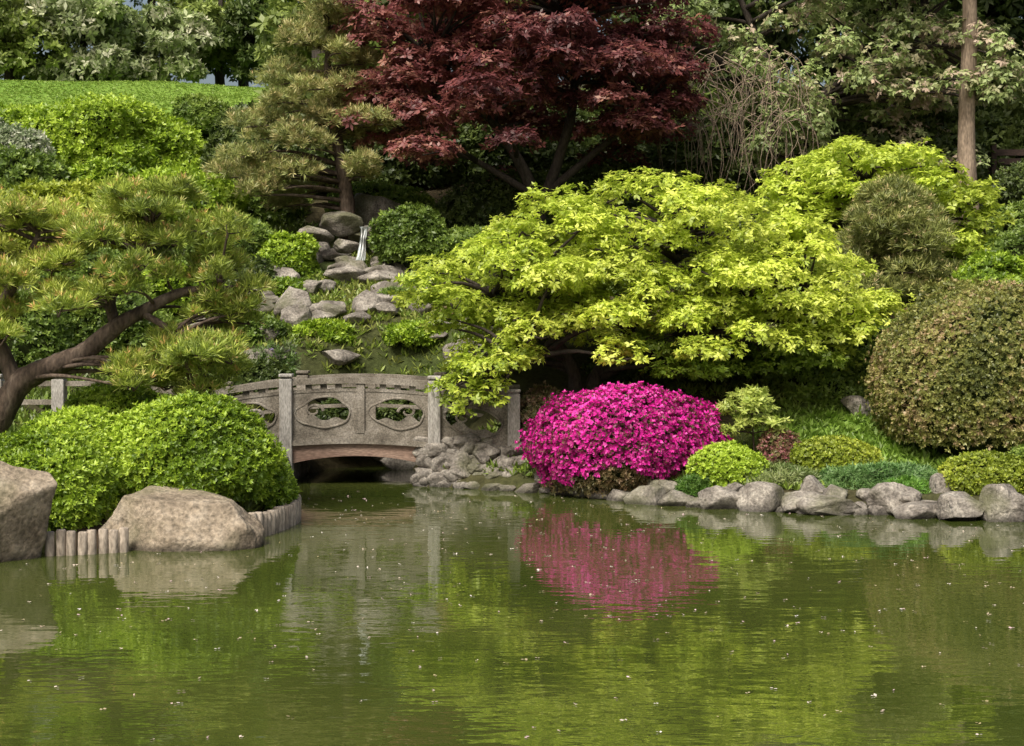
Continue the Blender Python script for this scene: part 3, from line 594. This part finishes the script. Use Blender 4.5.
# ------------------------------------------------------------------ bridge
br = empty('garden_bridge')
def az(x): return 1.71 - .042 * (x + 2.6) ** 2 if x > -5.05 else 1.458 + min(.2, (-5.05 - x) * .16)
def bar(acc, x0, x1, lo, hi, y0, y1, f=None):
    n = max(2, int((x1 - x0) / .12)); V = []; F = []
    for x in np.linspace(x0, x1, n):
        z = az(x); l = lo if f is None else lo + f(x)
        V += [(x, y0, z + l), (x, y1, z + l), (x, y1, z + hi), (x, y0, z + hi)]
    for i in range(n - 1):
        for j in range(4):
            a, b = i * 4 + j, i * 4 + (j + 1) % 4; F.append((a, a + 4, b + 4, b))
    F += [(0, 1, 2, 3), (n * 4 - 1, n * 4 - 2, n * 4 - 3, n * 4 - 4)]; acc.add(V, F)
def carved_panel(acc, x0, x1, y, seed, th=.06):
    cx = (x0 + x1) / 2; w = (x1 - x0) / 2; zlo, zhi = -.86, -.20; cz = (zlo + zhi) / 2; h = (zhi - zlo) / 2; n = 72
    V = []; F = []
    for i in range(n):
        a = 6.2832 * i / n; c, s = math.cos(a), math.sin(a)
        rr = (abs(c) ** 2.3 + abs(s) ** 2.3) ** (-1 / 2.3) * (1 + .05 * math.cos(4 * a) + .05 * math.sin(3 * a + seed) + .02 * math.sin(7 * a))
        hx, hz = cx + w * .80 * rr * c, cz + h * .72 * rr * s
        t = 1 / max(abs(c), abs(s)); ox, oz = cx + w * c * t, cz + h * s * t
        for yy in (y, y + th):
            V.append((hx, yy, az(hx) + hz)); V.append((ox, yy, az(ox) + oz))
    for i in range(n):
        a, b = i * 4, ((i + 1) % n) * 4
        F += [(a, a + 1, b + 1, b), (a + 2, b + 2, b + 3, a + 3), (a, b, b + 2, a + 2)]
    acc.add(V, F)
    rim = [(V[i * 4][0], y - .004, V[i * 4][2]) for i in range(n)] + [(V[0][0], y - .004, V[0][2])]
    acc.tube(rim, [.018], 6)
    sg = -1 if seed % 2 else 1
    K = 30; Vb = []; Fb = []
    for i in range(K):
        u = -0.78 + 1.56 * i / (K - 1); x = cx + sg * u * w
        top = cz + h * (-.42 + .36 * math.exp(-((u + .38) / .22) ** 2) + .16 * math.exp(-((u - .35) / .2) ** 2))
        bot = cz - h * .74 * math.sqrt(max(0, 1 - (u / .82) ** 2)) - .012
        top = max(top if abs(u) < .72 else bot + .02, bot + .01)
        for yy in (y + .012, y + .048): Vb += [(x, yy, az(x) + bot), (x, yy, az(x) + top)]
    for i in range(K - 1):
        a = i * 4; b_ = a + 4
        Fb += [(a, a + 1, b_ + 1, b_), (a + 2, b_ + 2, b_ + 3, a + 3), (a + 1, a + 3, b_ + 3, b_ + 1)]
    acc.add(Vb, Fb)
    px = cx - sg * w * .30; pz = cz + .03
    pts = [(px + sg * .12 * 1.3 * (1 - t / 12) * math.cos(t * .8), y + .03, az(px) + pz + .11 * (1 - t / 12) * math.sin(t * .8)) for t in np.arange(0, 9, .6)]
    acc.tube(pts, [.028, .016], 6)
for yy, nm in ((22.9, 'railing'), (24.75, 'rear_railing')):
    acc = Acc(); 
    xs_ = [-4.95, -3.64, -2.44, -1.25, 0.0]
    bar(acc, -5.05, .06, -.07, .03, yy - .05, yy + .11)
    bar(acc, -5.05, .06, -.20, -.15, yy - .004, yy + .07)
    bar(acc, -5.05, .06, -.95, -.84, yy - .02, yy + .09)
    if nm == 'railing':
        for i in range(4): carved_panel(acc, xs_[i] + .07, xs_[i + 1] - .07, yy + .005, i + 3)
    else:
        bar(acc, -5.05, .06, -.55, -.49, yy, yy + .06)
    for x in (-2.44,): acc.box((x - .065, yy - .03, az(x) - .87), (x + .065, yy + .095, az(x) - .068))
    for i in range(4):
        for t in (.3, .5, .7): x = xs_[i] + (xs_[i + 1] - xs_[i]) * t; acc.box((x - .05, yy + .0, az(x) - .152), (x + .05, yy + .06, az(x) - .068))
    if nm == 'railing':
        bar(acc, -10.6, -5.06, -.06, .02, yy - .03, yy + .07); bar(acc, -10.6, -5.06, -.36, -.28, yy - .02, yy + .06); bar(acc, -10.6, -5.06, -.62, -.55, yy - .02, yy + .06)
    acc.obj(nm, M_wood, br, False)
    acc = Acc()
    for x in (-4.98, -3.64, -1.25, .03) + ((-6.2, -7.3, -8.3, -9.4, -10.5) if nm == 'railing' else ()):
        w = .10; zb = -.3 if -3.8 < x < -1 else .2
        acc.box((x - w, yy - .09, zb), (x + w, yy + .12, az(x) + .05))
        acc.box((x - w * .85, yy - .07, az(x) + .05), (x + w * .85, yy + .10, az(x) + .08))
        acc.box((x - w * 1.08, yy - .105, az(x) + .08), (x + w * 1.08, yy + .135, az(x) + .13))
    o_ = acc.obj(nm + '_posts', M_post if nm == 'railing' else M_wood, br, False)
    bv = o_.modifiers.new('bevel', 'BEVEL'); bv.width = .012; bv.segments = 2
acc = Acc(); bar(acc, -5.04, .5, -1.04, -.953, 22.84, 24.95); acc.obj('deck', M_wood, br, False)
acc = Acc()
f = lambda x: .0 + .10 * (1 - ((x + 2.45) / 1.2) ** 2) if abs(x + 2.45) < 1.2 else 0
for yy in (22.9, 23.8, 24.7): bar(acc, -3.55, -1.34, -1.34, -1.043, yy, yy + .14, f)
acc.obj('arch_beams', M_brown, br, False)
acc = Acc(); acc.box((-5.4, 22.97, -.5), (-3.56, 24.8, .4)); acc.box((-1.33, 22.97, -.5), (.4, 24.8, .34)); acc.obj('abutment_core', M_rock, br, False)

# wooden fence, upper right, mostly behind foliage
acc = Acc(); yf = 35.3
for x in np.arange(11.9, 22, 2.0): acc.box((x - .06, yf - .06, 4.5), (x + .06, yf + .06, 7.1))
for z in np.arange(5.5, 6.9, .22): acc.box((11.8, yf + .062, z), (22, yf + .10, z + .15))
acc.obj('wooden_fence', M_fence, None, False)

# ------------------------------------------------------------------ light, world, camera
sd = Vector((-.34, -.66, 1.0)).normalized()
su = D2.lights.new('sun', 'SUN'); su.energy = 4.6; su.angle = math.radians(20); su.color = (1, .965, .89)
so = D2.objects.new('sun', su); COL.objects.link(so); so.rotation_euler = sd.to_track_quat('Z', 'Y').to_euler(); so.location = (-20, -20, 40)
w = D2.worlds.new('World'); scene.world = w; w.use_nodes = True; nt = w.node_tree; nt.nodes.clear()
sk = nt.nodes.new('ShaderNodeTexSky'); sk.sky_type = 'NISHITA'; sk.sun_disc = False; sk.sun_elevation = math.asin(sd.z); sk.sun_rotation = math.atan2(sd.x, sd.y)
sk.dust_density = 8; sk.air_density = 1.3; sk.ozone_density = .3
bg = nt.nodes.new('ShaderNodeBackground'); bg.inputs[1].default_value = .15; ow = nt.nodes.new('ShaderNodeOutputWorld')
nt.links.new(sk.outputs[0], bg.inputs[0]); nt.links.new(bg.outputs[0], ow.inputs[0])
scene.view_settings.view_transform = 'Standard'; scene.view_settings.look = 'None'; scene.view_settings.exposure = 0
cd = D2.cameras.new('camera'); cd.lens = 50; cd.sensor_width = 36; cd.clip_end = 2000
co = D2.objects.new('camera', cd); COL.objects.link(co); co.location = (0, 0, 2.5); co.rotation_euler = (math.pi / 2 - .0302, 0, 0)
scene.camera = co
